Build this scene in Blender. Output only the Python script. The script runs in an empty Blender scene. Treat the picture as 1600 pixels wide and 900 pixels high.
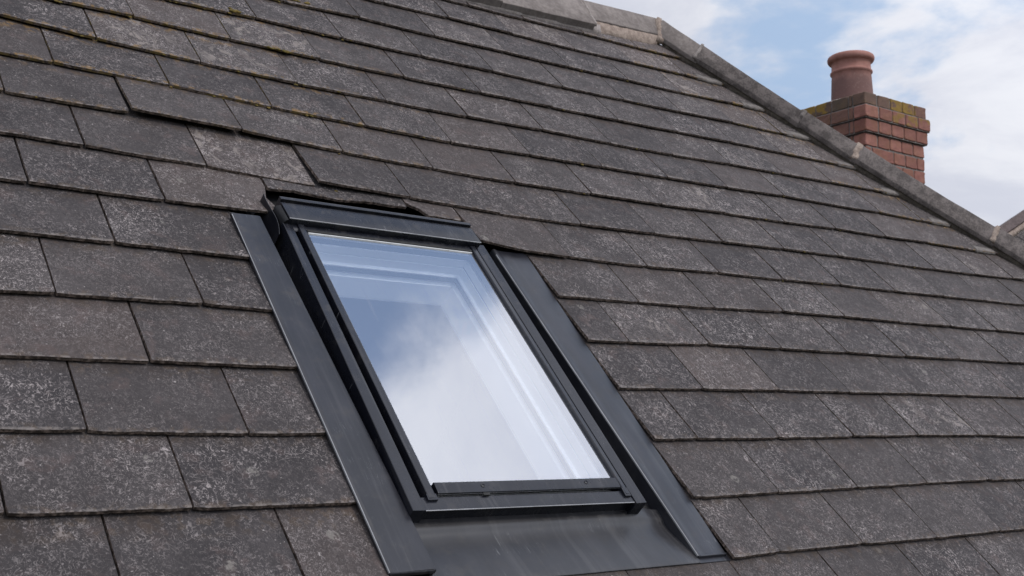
import bpy, bmesh, math, random
from mathutils import Vector, Matrix, noise
R = math.radians
C = bpy.context.scene.collection
random.seed(7)

# ------------------------------------------------------------------ camera
sc = bpy.context.scene
cd = bpy.data.cameras.new('camera'); cam = bpy.data.objects.new('camera', cd); C.objects.link(cam)
cd.sensor_width = 36; cd.lens = 40.24; cd.clip_start = .05; cd.clip_end = 3000
cam.location = (0, 0, 0); cam.rotation_euler = (R(90 + 7.422), 0, 0)
cd.dof.use_dof = True; cd.dof.focus_distance = 4.2; cd.dof.aperture_fstop = 7
sc.camera = cam
# ------------------------------------------------------------------ light
SUN_TO = Vector((.74, -.50, .95)).normalized()
el = math.asin(SUN_TO.z); az = math.atan2(SUN_TO.x, SUN_TO.y)
sc.view_settings.view_transform = 'Standard'; sc.view_settings.look = 'None'
sc.view_settings.exposure = 0.0; sc.view_settings.gamma = 1
sl = bpy.data.lights.new('sun', 'SUN'); sl.energy = 1.5; sl.angle = R(10); sl.color = (1, .95, .9)
so = bpy.data.objects.new('sun', sl); C.objects.link(so)
so.rotation_euler = SUN_TO.to_track_quat('Z', 'Y').to_euler()

class NT:
    def __init__(s, tree): s.t = tree; s.n = tree.nodes; s.l = tree.links
    def node(s, typ, **kw):
        n = s.n.new(typ)
        for k, v in kw.items():
            if k.startswith('i_'): s.set(n, k[2:], v)
            else: setattr(n, k, v)
        return n
    def set(s, n, key, v):
        k = int(key) if key.isdigit() else key.replace('_', ' ')
        inp = n.inputs[k]
        if isinstance(v, bpy.types.NodeSocket): s.l.new(v, inp)
        else: inp.default_value = v
    def math(s, op, a, b=None, c=None, clamp=False):
        n = s.n.new('ShaderNodeMath'); n.operation = op; n.use_clamp = clamp
        for i, v in enumerate((a, b, c)):
            if v is not None: s.set(n, str(i), v)
        return n.outputs[0]
    def vmath(s, op, a, b=None, out=0):
        n = s.n.new('ShaderNodeVectorMath'); n.operation = op
        s.set(n, '0', a)
        if b is not None: s.set(n, '3' if op == 'SCALE' else '1', b)
        return n.outputs[out]
    def noise(s, vec, scale, detail=3, rough=.5, dist=0):
        n = s.n.new('ShaderNodeTexNoise'); s.set(n, 'Vector', vec); s.set(n, 'Scale', scale)
        n.inputs['Detail'].default_value = detail; n.inputs['Roughness'].default_value = rough
        n.inputs['Distortion'].default_value = dist
        return n.outputs[0]
    def ramp(s, v, lo, hi):      # smooth 0..1
        n = s.n.new('ShaderNodeMapRange'); n.interpolation_type = 'SMOOTHSTEP'
        s.set(n, '0', v); s.set(n, '1', lo); s.set(n, '2', hi)
        return n.outputs[0]
    def mix(s, f, a, b):
        n = s.n.new('ShaderNodeMix'); n.data_type = 'RGBA'
        s.set(n, '0', f); s.set(n, '6', a); s.set(n, '7', b)
        return n.outputs[2]

# ------------------------------------------------------------------ sky with broken cloud
w = bpy.data.worlds.new('World'); sc.world = w; w.use_nodes = True
t = NT(w.node_tree); t.n.clear()
wo = t.node('ShaderNodeOutputWorld'); bg = t.node('ShaderNodeBackground'); bg.inputs[1].default_value = .1
sky = t.node('ShaderNodeTexSky', sky_type='NISHITA', sun_disc=False)
sky.sun_elevation = el; sky.sun_rotation = az; sky.air_density = 1.0; sky.dust_density = 1.6; sky.ozone_density = 1.5
tc = t.node('ShaderNodeTexCoord').outputs['Generated']
d = t.vmath('NORMALIZE', tc)
def toward(vx, vy, vz, lo, hi):
    v = Vector((vx, vy, vz)).normalized()
    dt = t.vmath('DOT_PRODUCT', d, tuple(v), out=1)
    return t.ramp(dt, math.cos(R(hi)), math.cos(R(lo)))
sp = t.node('ShaderNodeSeparateXYZ', i_0=d)
den = t.math('MAXIMUM', t.math('ADD', sp.outputs[2], .22), .05)
pr = t.vmath('SCALE', d, t.math('DIVIDE', 1.0, den))        # cloud deck foreshortened towards the horizon
n1 = t.noise(pr, 2.6, 7, .55, .35)
n2 = t.noise(t.vmath('ADD', pr, (3.1, 8.2, 1.7)), 8.5, 6, .58, .2)
cv = t.math('ADD', t.math('MULTIPLY', n1, .7), t.math('MULTIPLY', n2, .3))
for (vx, vy, vz, lo, hi, a) in [(.255, .905, .33, 0, 8, -.05), (.19, .92, .31, 0, 6, -.03), (.30, .87, .40, 0, 9, -.03),
                                (.33, .37, .868, 1, 12, -.17), (.49, .31, .81, 1, 10, .14),
                                (.42, .87, .26, 0, 12, .08), (.08, .92, .36, 0, 6, .08)]:
    cv = t.math('ADD', cv, t.math('MULTIPLY', toward(vx, vy, vz, lo, hi), a))
mask = t.ramp(cv, .38, .54)
shade = t.noise(t.vmath('ADD', pr, (7.7, 2.2, 5.1)), 3.2, 6, .6, .3)
cc = t.mix(t.ramp(shade, .35, .65), (6.3, 6.55, 7.5, 1), (8.0, 8.15, 8.75, 1))
glow = t.ramp(t.vmath('DOT_PRODUCT', d, tuple(SUN_TO), out=1), -.1, 1.0)        # cloud is brighter round the veiled sun
skyc = t.mix(mask, t.mix(t.math('ADD', .20, t.math('MULTIPLY', t.ramp(sp.outputs[2], .85, .35), .47)), t.vmath('MULTIPLY', sky.outputs[0], (.9, .9, .95)), (5.2, 6.8, 9.2, 1)), cc)
skyc = t.vmath('SCALE', skyc, t.math('ADD', 1.0, t.math('MULTIPLY', glow, 1.15)))
t.l.new(skyc, bg.inputs[0]); t.l.new(bg.outputs[0], wo.inputs[0])

# ------------------------------------------------------------------ materials
def new_mat(name):
    m = bpy.data.materials.new(name); m.use_nodes = True
    t = NT(m.node_tree); p = m.node_tree.nodes['Principled BSDF']
    return m, t, p
def setp(t, p, **kw):
    for k, v in kw.items(): t.set(p, k, v)
def bump(t, p, h, strength=.4, dist=.002):
    b = t.node('ShaderNodeBump', i_Height=h, i_Strength=strength, i_Distance=dist)
    t.l.new(b.outputs[0], p.inputs['Normal'])
def attr(t, name):
    a = t.node('ShaderNodeAttribute', attribute_type='OBJECT', attribute_name=name)
    return a.outputs['Fac']
def objvec(t):
    tc = t.node('ShaderNodeTexCoord').outputs['Object']
    rnd = t.node('ShaderNodeObjectInfo').outputs['Random']
    off = t.node('ShaderNodeCombineXYZ', i_0=t.math('MULTIPLY', rnd, 91.), i_1=t.math('MULTIPLY', rnd, 47.), i_2=t.math('MULTIPLY', rnd, 23.))
    return t.vmath('ADD', tc, off.outputs[0]), rnd, tc

def slate_material(edge=False):
    m, t, p = new_mat('slate_edge' if edge else 'slate')
    v, rnd, tc = objvec(t)
    # the slates' long axis runs up the slope: lichen trails are slightly stretched along it
    vs = t.vmath('MULTIPLY', v, (1, .8, 1))
    big = t.noise(v, 5, 4, .6)
    mid = t.noise(v, 22, 4, .6, .4)
    fine = t.noise(v, 160, 3, .6)
    base = t.mix(t.ramp(rnd, .1, .9), (.028, .0248, .0258, 1), (.047, .0405, .0395, 1))
    base = t.mix(t.ramp(attr(t, 'warm'), 0, 1), base, (.072, .056, .050, 1))
    base = t.mix(t.math('MULTIPLY', t.ramp(big, .35, .7), .45), base, (.076, .067, .066, 1))
    base = t.mix(t.math('MULTIPLY', t.ramp(mid, .4, .7), .35), base, (.032, .029, .029, 1))
    grit = t.noise(t.vmath('ADD', vs, (7, 7, 2)), 85, 3, .7, .6)
    base = t.mix(t.math('MULTIPLY', t.ramp(grit, .5, .66), .35), base, (.085, .074, .072, 1))
    base = t.mix(t.math('MULTIPLY', t.ramp(grit, .46, .34), .3), base, (.022, .020, .020, 1))
    pink = t.noise(t.vmath('ADD', v, (2, 6, 9)), 13, 3, .65)
    base = t.mix(t.math('MULTIPLY', t.ramp(pink, .54, .68), .38), base, (.095, .068, .062, 1))
    # worm-like lichen trails: contour lines of distorted noise, broken up by a second noise
    # weathering drifts over whole areas of the roof, across the joints
    gp = t.node('ShaderNodeNewGeometry').outputs['Position']
    reg = t.noise(gp, 1.1, 3, .6); reg2 = t.noise(gp, 4.2, 3, .6)
    lich = t.math('MULTIPLY', attr(t, 'lichen'), t.math('ADD', .45, t.math('ADD', t.math('MULTIPLY', t.ramp(reg, .38, .62), .55), t.math('MULTIPLY', t.ramp(reg2, .40, .62), .45))))
    base = t.mix(t.math('MULTIPLY', t.ramp(reg, .62, .38), .35), base, (.030, .0265, .0265, 1))
    def worm(scale, wdt, dist, off, cut):
        scale = t.math('MULTIPLY', scale, t.math('MULTIPLY', attr(t, 'grain'), t.math('ADD', .78, t.math('MULTIPLY', rnd, .45))))
        n = t.noise(t.vmath('ADD', vs, off), scale, 1.5, .5, dist)
        ln = t.ramp(t.math('ABSOLUTE', t.math('SUBTRACT', n, .5)), wdt, wdt * .25)
        br = t.noise(t.vmath('ADD', vs, (off[1], off[0], 3)), t.math('MULTIPLY', scale, 1.5), 2, .6)
        return t.math('MULTIPLY', ln, t.ramp(br, cut, cut + .12))
    w1 = worm(29, .024, 1.5, (0, 0, 0), .42)
    w2 = worm(50, .040, 1.9, (5, 3, 1), .44)
    w3 = worm(16, .012, 1.3, (2, 9, 4), .48)
    wm = t.math('MAXIMUM', t.math('MAXIMUM', w1, t.math('MULTIPLY', w2, .8)), w3)
    area = t.ramp(t.noise(t.vmath('ADD', v, (1, 2, 3)), 7, 3, .6), .32, .66)
    amt = t.math('MULTIPLY', t.math('MULTIPLY', wm, t.math('ADD', .26, t.math('MULTIPLY', area, .95))), t.math('ADD', .32, t.math('MULTIPLY', lich, .66)), clamp=True)
    col = t.mix(amt, base, (.27, .238, .228, 1))
    # pale blotchy crust on the badly grown slates
    cr = t.noise(t.vmath('ADD', vs, (4, 4, 4)), 16, 5, .68, .8)
    crust = t.math('MULTIPLY', t.ramp(cr, .53, .58), t.ramp(lich, 1.0, 2.0))
    col = t.mix(crust, col, (.185, .160, .145, 1))
    vo = t.node('ShaderNodeTexVoronoi', i_Vector=t.vmath('ADD', v, t.vmath('SCALE', t.node('ShaderNodeTexNoise', i_Vector=v, i_Scale=60.).outputs[1], .012)), i_Scale=9.)
    sel = t.node('ShaderNodeSeparateColor', i_0=vo.outputs[1]).outputs[0]
    rad = t.math('MULTIPLY', t.ramp(sel, .78, 1.0), .20)
    ros = t.math('MULTIPLY', t.ramp(vo.outputs[0], rad, t.math('MULTIPLY', rad, .75)), t.ramp(t.noise(v, 75, 2, .6), .38, .55))
    col = t.mix(t.math('MULTIPLY', ros, t.math('MULTIPLY', t.ramp(sel, .72, .74), .5)), col, (.20, .185, .165, 1))
    pts = t.ramp(t.noise(t.vmath('ADD', v, (8, 8, 1)), 95, 2, .5), .70, .76)
    col = t.mix(t.math('MULTIPLY', pts, .75), col, (.33, .30, .285, 1))
    # moss and ochre lichen clinging to the lower edge
    y = t.node('ShaderNodeSeparateXYZ', i_0=tc).outputs[1]
    moss = attr(t, 'moss')
    mn = t.noise(t.vmath('ADD', v, (6, 1, 1)), 30, 4, .65)
    near = t.math('MAXIMUM', t.ramp(y, .035, .0), t.math('MULTIPLY', t.ramp(y, .20, .27), .8))
    mm = t.math('MULTIPLY', t.math('MULTIPLY', near, t.ramp(mn, .5, .6)), moss, clamp=True)
    col = t.mix(mm, col, (.19, .112, .037, 1))
    # broken darker brown band just below the lip of the course above
    topband = t.math('MULTIPLY', t.ramp(y, .205, .265), t.ramp(t.noise(t.vmath('MULTIPLY', v, (1, .3, 1)), 16, 4, .6), .40, .62))
    col = t.mix(t.math('MULTIPLY', topband, .55), col, (.040, .031, .027, 1))
    edgewear = t.math('MULTIPLY', t.ramp(y, .010, .002), t.ramp(t.noise(v, 50, 3, .6), .42, .6))
    col = t.mix(t.math('MULTIPLY', edgewear, .6), col, (.20, .175, .16, 1))
    if edge:
        e = t.noise(v, 60, 4, .7)
        col = t.mix(t.ramp(e, .4, .66), (.045, .034, .028, 1), (.23, .175, .145, 1))
        col = t.mix(t.math('MULTIPLY', t.ramp(mn, .47, .56), t.math('MULTIPLY', t.ramp(moss, .1, .9), .8)), col, (.17, .12, .04, 1))
    h = t.math('ADD', t.math('MULTIPLY', mid, .8), t.math('MULTIPLY', fine, .35))
    h = t.math('ADD', h, t.math('MULTIPLY', amt, .35))
    h = t.math('ADD', h, t.math('MULTIPLY', crust, .5))
    bump(t, p, h, .55, .0035)
    setp(t, p, Base_Color=col, Roughness=t.math('ADD', .66, t.math('MULTIPLY', mid, .25)), Specular_IOR_Level=.16)
    return m
SLATE = slate_material(); EDGE = slate_material(True)

def metal(name, c1, c2, rough=.42, scratches=True, spec=.5, metallic=0.0):
    m, t, p = new_mat(name)
    v, rnd, tc = objvec(t)
    a = t.noise(t.vmath('MULTIPLY', v, (3, 1, 3)), 4, 5, .6)
    f = t.noise(v, 220, 2, .6)
    col = t.mix(t.ramp(a, .35, .7), c1, c2)
    dust = t.ramp(t.noise(v, 38, 5, .7), .60, .78)
    col = t.mix(t.math('MULTIPLY', dust, .12), col, (.13, .125, .12, 1))
    if scratches:
        sn = t.noise(t.vmath('MULTIPLY', v, (90, 3.5, 1)), 1, 2, .5, 1.2)
        sc_ = t.math('MULTIPLY', t.ramp(t.math('ABSOLUTE', t.math('SUBTRACT', sn, .5)), .007, .001), t.ramp(t.noise(v, 9, 2, .5), .58, .66))
        col = t.mix(t.math('MULTIPLY', sc_, .5), col, (.2, .2, .2, 1))
    st = t.noise(t.vmath('MULTIPLY', v, (34, 1.1, 1)), 1, 4, .6, .3)          # rain streaks running down the metal
    col = t.mix(t.math('MULTIPLY', t.ramp(st, .50, .74), .30), col, (.075, .072, .072, 1))
    grime = t.ramp(t.noise(t.vmath('ADD', v, (3, 3, 3)), 15, 5, .7), .52, .72)
    col = t.mix(t.math('MULTIPLY', grime, .22), col, (.065, .058, .052, 1))
    r = t.math('ADD', t.math('ADD', rough - .10, t.math('MULTIPLY', grime, .15)), t.math('MULTIPLY', t.noise(v, 12, 4, .6), .16))
    bump(t, p, t.math('ADD', t.math('MULTIPLY', f, .015), t.noise(v, 5, 2, .5)), .16, .006)
    setp(t, p, Base_Color=col, Roughness=r, Specular_IOR_Level=spec, Metallic=metallic)
    return m
CLAD = metal('cladding_metal', (.006, .0065, .010, 1), (.010, .011, .016, 1), .29, spec=.40)
STRIP = metal('flashing_metal', (.008, .0085, .012, 1), (.017, .017, .022, 1), .35, spec=.42)
APRON = metal('apron_metal', (.013, .0125, .014, 1), (.021, .020, .022, 1), .36, spec=.5)
DARK = metal('gutter_metal', (.006, .006, .007, 1), (.008, .008, .009, 1), .55, False, .25)
RUBBER = metal('gasket_rubber', (.008, .008, .008, 1), (.012, .012, .012, 1), .6, False, .3)
BEAD = metal('pale_bead_metal', (.16, .16, .165, 1), (.26, .26, .265, 1), .35, False, .8)
ALU = metal('spacer_aluminium', (.50, .50, .49, 1), (.62, .62, .6, 1), .35, False, .5, .3)

def plain(name, c1, c2, scale=10, rough=.8, bs=.4, bd=.004, spec=.3):
    m, t, p = new_mat(name); v, rnd, tc = objvec(t)
    a = t.noise(v, scale, 5, .65); b = t.noise(v, scale * 6, 4, .65)
    col = t.mix(t.ramp(t.math('ADD', t.math('MULTIPLY', a, .6), t.math('MULTIPLY', b, .4)), .38, .62), c1, c2)
    bump(t, p, t.math('ADD', a, t.math('MULTIPLY', b, .6)), bs, bd)
    setp(t, p, Base_Color=col, Roughness=rough, Specular_IOR_Level=spec)
    return m
TILE = plain('concrete_ridge_tile', (.068, .057, .052, 1), (.165, .139, .128, 1), 13, .8, .8, .004)
TILE2 = plain('pale_ridge_tile', (.13, .110, .100, 1), (.22, .190, .172, 1), 7, .85, .5, .004)
MORTAR = plain('mortar', (.21, .16, .13, 1), (.36, .29, .24, 1), 26, .95, 1, .008)
MORTARD = plain('dirty_mortar', (.06, .050, .042, 1), (.13, .11, .09, 1), 24, .95, 1, .006)
MORTARL = plain('stained_mortar', (.10, .088, .080, 1), (.19, .17, .155, 1), 22, .95, 1, .006)
MORTARG = plain('grey_mortar', (.19, .165, .15, 1), (.29, .255, .235, 1), 20, .95, 1, .006)
FELT = plain('roofing_felt', (.010, .010, .010, 1), (.018, .017, .016, 1), 12, .95)
WHITE = plain('white_paint', (.84, .85, .84, 1), (.88, .88, .87, 1), 3, .5, .05, .001)
ROOM = plain('room_paint', (.26, .26, .26, 1), (.30, .30, .29, 1), 2, .8, .05, .001)
MOSS = plain('moss', (.06, .05, .012, 1), (.16, .11, .03, 1), 60, 1, 1, .004)
GRASS = plain('grass_ground', (.025, .035, .015, 1), (.045, .05, .02, 1), .4, 1, .6, .05)
NROOF = plain('old_brown_roof_tile', (.075, .056, .052, 1), (.13, .10, .095, 1), 6, .85)

def brick_mat():
    m, t, p = new_mat('brick'); v, rnd, tc = objvec(t)
    a = t.noise(v, 14, 5, .65); b = t.noise(v, 90, 3, .6)
    base = t.mix(rnd, (.205, .088, .068, 1), (.29, .130, .102, 1))
    col = t.mix(t.math('MULTIPLY', t.ramp(a, .35, .7), .6), base, (.15, .06, .048, 1))
    so = attr(t, 'darken')  # soot on the top course, plus shade painted into the left face
    col = t.mix(t.math('MULTIPLY', so, t.math('ADD', .65, t.math('MULTIPLY', a, .35))), col, (.075, .062, .046, 1))
    ml = t.math('MULTIPLY', t.ramp(t.noise(t.vmath('ADD', v, (3, 3, 3)), 11, 4, .6), .47, .56), attr(t, 'moss'), clamp=True)
    col = t.mix(ml, col, (.20, .125, .03, 1))
    bump(t, p, t.math('ADD', a, t.math('MULTIPLY', b, .5)), .6, .006)
    setp(t, p, Base_Color=col, Roughness=.9, Specular_IOR_Level=.25)
    return m
BRICK = brick_mat()
def pot_mat():
    m, t, p = new_mat('terracotta'); v, rnd, tc = objvec(t)
    a = t.noise(v, 6, 5, .65); b = t.noise(v, 60, 3, .6)
    col = t.mix(t.ramp(a, .35, .65), (.24, .108, .085, 1), (.33, .160, .128, 1))
    z = t.node('ShaderNodeSeparateXYZ', i_0=tc).outputs[2]
    darken = t.math('MULTIPLY', t.ramp(t.math('ADD', z, t.math('MULTIPLY', a, .10)), .37, .24), .75)   # lime bloom and grime on the lower barrel
    col = t.mix(darken, col, (.10, .060, .055, 1))
    col = t.mix(t.math('MULTIPLY', t.ramp(b, .55, .75), .3), col, (.30, .24, .21, 1))
    bump(t, p, a, .4, .004)
    setp(t, p, Base_Color=col, Roughness=.8, Specular_IOR_Level=.3)
    return m
POT = pot_mat()
def glass_mat():
    m = bpy.data.materials.new('coated_glass'); m.use_nodes = True
    t = NT(m.node_tree); t.n.clear()
    out = t.node('ShaderNodeOutputMaterial')
    tr = t.node('ShaderNodeBsdfTransparent'); tr.inputs[0].default_value = (1.22, 1.25, 1.27, 1)  # tint above white adds light to the lining seen through the pane
    gl = t.node('ShaderNodeBsdfGlossy'); gl.inputs['Roughness'].default_value = .0; gl.inputs[0].default_value = (.94, .96, 1, 1)
    v, rnd, tc = objvec(t)
    b = t.node('ShaderNodeBump', i_Height=t.noise(tc, 1.6, 1, .4), i_Strength=.25, i_Distance=.004)
    t.l.new(b.outputs[0], gl.inputs['Normal'])
    lw = t.node('ShaderNodeFresnel', i_IOR=1.5)
    # faint dust and dried drips
    dr = t.noise(t.vmath('MULTIPLY', tc, (26, 2.2, 1)), 1, 4, .65, .4); sp2 = t.noise(tc, 70, 3, .7)
    dust = t.math('ADD', t.math('MULTIPLY', t.ramp(dr, .54, .74), .05), t.math('MULTIPLY', t.ramp(sp2, .70, .76), .02))
    df = t.node('ShaderNodeBsdfDiffuse'); df.inputs[0].default_value = (.55, .53, .5, 1)
    fac = t.math('ADD', GLASS_R, t.math('MULTIPLY', lw.outputs[0], 1.0), clamp=True)
    mx = t.node('ShaderNodeMixShader', i_0=fac)
    t.l.new(tr.outputs[0], mx.inputs[1]); t.l.new(gl.outputs[0], mx.inputs[2])
    m2 = t.node('ShaderNodeMixShader', i_0=dust); t.l.new(mx.outputs[0], m2.inputs[1]); t.l.new(df.outputs[0], m2.inputs[2])
    t.l.new(m2.outputs[0], out.inputs[0])
    return m
GLASS_R = .40
GLASS = glass_mat()
COURSES = {
  -2: ([],[0.26,0.74,1.224,1.709,2.213]),
  -1: ([(0.752,-0.923),(1.003,-0.915),(1.489,-0.916),(1.985,-0.922),(2.484,-0.917),(2.671,-0.919)],[-1.315,-0.849,1.003,1.489,1.985,2.484]),
  0: ([(-1.543,-0.614),(-1.086,-0.617),(-0.588,-0.618),(0.74,-0.659),(1.225,-0.654),(1.729,-0.646),(2.24,-0.638),(2.752,-0.635),(3.05,-0.64)],[-1.543,-1.086,1.225,1.729,2.24,2.752]),
  1: ([(-1.521,-0.344),(-1.306,-0.347),(-0.853,-0.355),(-0.606,-0.351),(0.743,-0.381),(0.985,-0.378),(1.477,-0.372),(1.986,-0.364),(2.49,-0.356),(3.005,-0.355),(3.428,-0.363)],[-1.306,-0.853,0.985,1.477,1.986,2.49,3.005]),
  2: ([(-1.486,-0.073),(-1.077,-0.073),(-0.608,-0.074),(0.737,-0.114),(1.225,-0.103),(1.722,-0.092),(2.235,-0.087),(2.748,-0.078),(3.25,-0.075),(3.824,-0.072)],[-1.077,1.225,1.722,2.235,2.748,3.25]),
  3: ([(-1.451,0.19),(-1.296,0.197),(-0.845,0.198),(-0.6,0.193),(0.746,0.151),(0.982,0.157),(1.484,0.182),(1.983,0.188),(2.491,0.196),(3.006,0.201),(3.533,0.213),(4.053,0.218)],[-1.296,-0.845,0.982,1.484,1.983,2.491,3.006,3.533,4.053]),
  4: ([(-1.414,0.473),(-1.069,0.466),(-0.617,0.461),(0.735,0.418),(1.224,0.432),(1.723,0.446),(2.243,0.472),(2.754,0.483),(3.264,0.49),(3.786,0.5),(4.622,0.514)],[-1.069,1.224,1.723,2.243,2.754,3.264,3.786]),
  5: ([(-1.379,0.738),(-1.294,0.734),(-0.843,0.733),(-0.611,0.733),(-0.467,0.731),(0.521,0.724),(0.983,0.707),(1.467,0.71),(1.98,0.734),(2.485,0.745),(3.007,0.77),(3.526,0.778),(4.052,0.793),(5.042,0.823)],[-1.294,-0.843,0.983,1.467,1.98,2.485,3.007,3.526,4.052]),
  6: ([(-1.344,1.002),(-1.068,0.999),(-0.622,0.989),(-0.184,0.965),(0.258,0.967),(0.733,0.964),(1.219,0.976),(1.718,0.996),(2.227,1.015),(2.751,1.04),(3.265,1.057),(3.771,1.067),(4.294,1.079),(4.792,1.096),(5.461,1.13)],[-1.068,-0.622,-0.178,0.258,0.733,1.219,1.718,2.227,2.751,3.265,3.771,4.294,4.792]),
  7: ([(-1.309,1.269),(-1.294,1.266),(-0.852,1.267),(-0.408,1.26),(0.048,1.249),(0.504,1.246),(0.972,1.249),(1.463,1.265),(1.968,1.28),(2.486,1.31),(3.01,1.327),(3.529,1.36),(4.068,1.371),(4.569,1.395),(5.093,1.404)],[-1.294,-0.852,-0.408,0.048,0.504,0.972,1.463,1.968,2.486,3.01,3.529,4.068,4.569]),
  8: ([(-1.274,1.531),(-1.084,1.533),(-0.637,1.529),(-0.195,1.513),(0.258,1.509),(0.728,1.509),(1.219,1.533),(1.714,1.552),(2.223,1.574),(2.734,1.599),(3.278,1.635),(3.79,1.643),(4.315,1.672),(4.83,1.678)],[-1.084,-0.637,-0.195,0.258,0.728,1.219,1.714,2.223,2.734,3.278,3.79,4.315]),
  9: ([(-1.236,1.819),(-0.876,1.788),(-0.438,1.775),(0.009,1.767),(0.48,1.781),(0.96,1.793),(1.465,1.821),(1.96,1.834),(2.467,1.855),(2.996,1.898),(3.52,1.917),(4.06,1.951),(4.585,1.973)],[-0.876,-0.438,0.009,0.48,0.96,1.465,1.96,2.467,2.996,3.52,4.06]),
  10: ([(-0.98,2.041),(-0.668,2.056),(-0.228,2.048),(0.226,2.053),(0.702,2.066),(1.189,2.084),(1.699,2.112),(2.209,2.134),(2.73,2.165),(3.257,2.2),(3.769,2.214),(4.3,2.237)],[-0.668,-0.228,0.226,0.702,1.189,1.699,2.209,2.73,3.257,3.769]),
  11: ([(-0.439,2.293),(-0.02,2.325),(0.447,2.329),(0.938,2.355),(1.422,2.381),(1.941,2.396),(2.45,2.427),(2.972,2.456),(3.513,2.501),(4.033,2.521)],[-0.02,0.447,0.938,1.422,1.941,2.45,2.972,3.513]),
  12: ([(0.196,2.589),(0.663,2.632),(1.151,2.645),(1.662,2.676),(2.169,2.696),(2.693,2.736),(3.206,2.758),(3.757,2.812)],[0.663,1.151,1.662,2.169,2.693,3.206,3.757]),
  13: ([(0.871,2.904),(1.385,2.949),(1.867,2.97),(2.394,2.992),(2.941,3.036),(3.481,3.078),(3.813,3.087)],[1.385,1.867,2.394,2.941,3.481]),
  14: ([(1.507,3.201),(2.011,3.241),(2.652,3.297),(3.172,3.315),(3.633,3.356)],[2.113,2.652,3.172]),
}
# ------------------------------------------------------------------ helpers
def link(name, me, mats, parent=None, loc=None):
    o = bpy.data.objects.new(name, me); C.objects.link(o)
    for m in (mats if isinstance(mats, (list, tuple)) else [mats]):
        if m.name not in [x.name for x in me.materials if x]: me.materials.append(m)
    if parent: o.parent = parent
    if loc: o.location = loc
    return o
def mesh(name, vs, fs, mi=None, smooth=False):
    me = bpy.data.meshes.new(name); me.from_pydata([tuple(v) for v in vs], [], fs); me.update()
    if mi: me.polygons.foreach_set('material_index', mi)
    if smooth: me.polygons.foreach_set('use_smooth', [True] * len(me.polygons))
    return me
def fixn(me, merge=0):
    bm = bmesh.new(); bm.from_mesh(me)
    if merge: bmesh.ops.remove_doubles(bm, verts=bm.verts, dist=merge)
    bmesh.ops.recalc_face_normals(bm, faces=bm.faces)
    bm.to_mesh(me); bm.free(); return me
def loft(sections, closed=True, caps=True, V=None, F=None):
    V = [] if V is None else V; F = [] if F is None else F
    b = len(V); n = len(sections[0])
    for s in sections: V.extend(s)
    for i in range(len(sections) - 1):
        for j in range(n if closed else n - 1):
            k = (j + 1) % n
            F.append((b + i*n + j, b + i*n + k, b + (i+1)*n + k, b + (i+1)*n + j))
    if caps:
        F.append(tuple(b + j for j in range(n))[::-1]); F.append(tuple(b + (len(sections)-1)*n + j for j in range(n)))
    return V, F
def bevel(o, w=.0015, seg=2):
    md = o.modifiers.new('bevel', 'BEVEL'); md.width = w; md.segments = seg; md.limit_method = 'ANGLE'; md.angle_limit = R(35)
    o.data.polygons.foreach_set('use_smooth', [True]*len(o.data.polygons))
    md.harden_normals = True
    return o
def part(name, secs, mat, parent, bw=.0015, closed=True, caps=True):
    V, F = loft(secs, closed, caps)
    o = link(name, fixn(mesh(name, V, F)), mat, parent)
    if bw: bevel(o, bw)
    return o
def boxv(V, F, x0, x1, y0, y1, z0, z1):
    loft([[(x0,y0,z0),(x1,y0,z0),(x1,y1,z0),(x0,y1,z0)], [(x0,y0,z1),(x1,y0,z1),(x1,y1,z1),(x0,y1,z1)]], V=V, F=F)
def thing(name, label, cat, mat=None, loc=(0,0,0), rot=None, group=None):
    o = bpy.data.objects.new(name, None); C.objects.link(o)
    o.empty_display_size = .2
    if rot is not None: o.matrix_world = Matrix.Translation(loc) @ rot.to_4x4()
    else: o.location = loc
    o['label'] = label; o['category'] = cat
    if group: o['group'] = group
    return o
def lerp(a, b, t): return a + (b - a) * t

# ------------------------------------------------------------------ roof frame: x along the courses, y up the slope, z out of the roof
P0 = Vector((-0.22363458, 3.99826385, 0.27276591))
U = Vector((0.78688284, 0.61710241, 0.)); V_ = Vector((-0.41925174, 0.53459846, 0.73377957)); N = Vector((0.45281714, -0.57739855, 0.67938762))
RM = Matrix((U, V_, N)).transposed()
roof = thing('house', 'house whose weathered dark grey slate roof fills the view around the skylight', 'house', loc=P0, rot=RM)

HN = (.725, .688)                                   # in-plane normal of the hip
def hip_u(v, off=4.99): return (off - HN[1] * v) / HN[0]
SLOPE = .0208 / .27; TH = .0112
LEFT_CUT, RIGHT_CUT = -.592, .752

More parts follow.
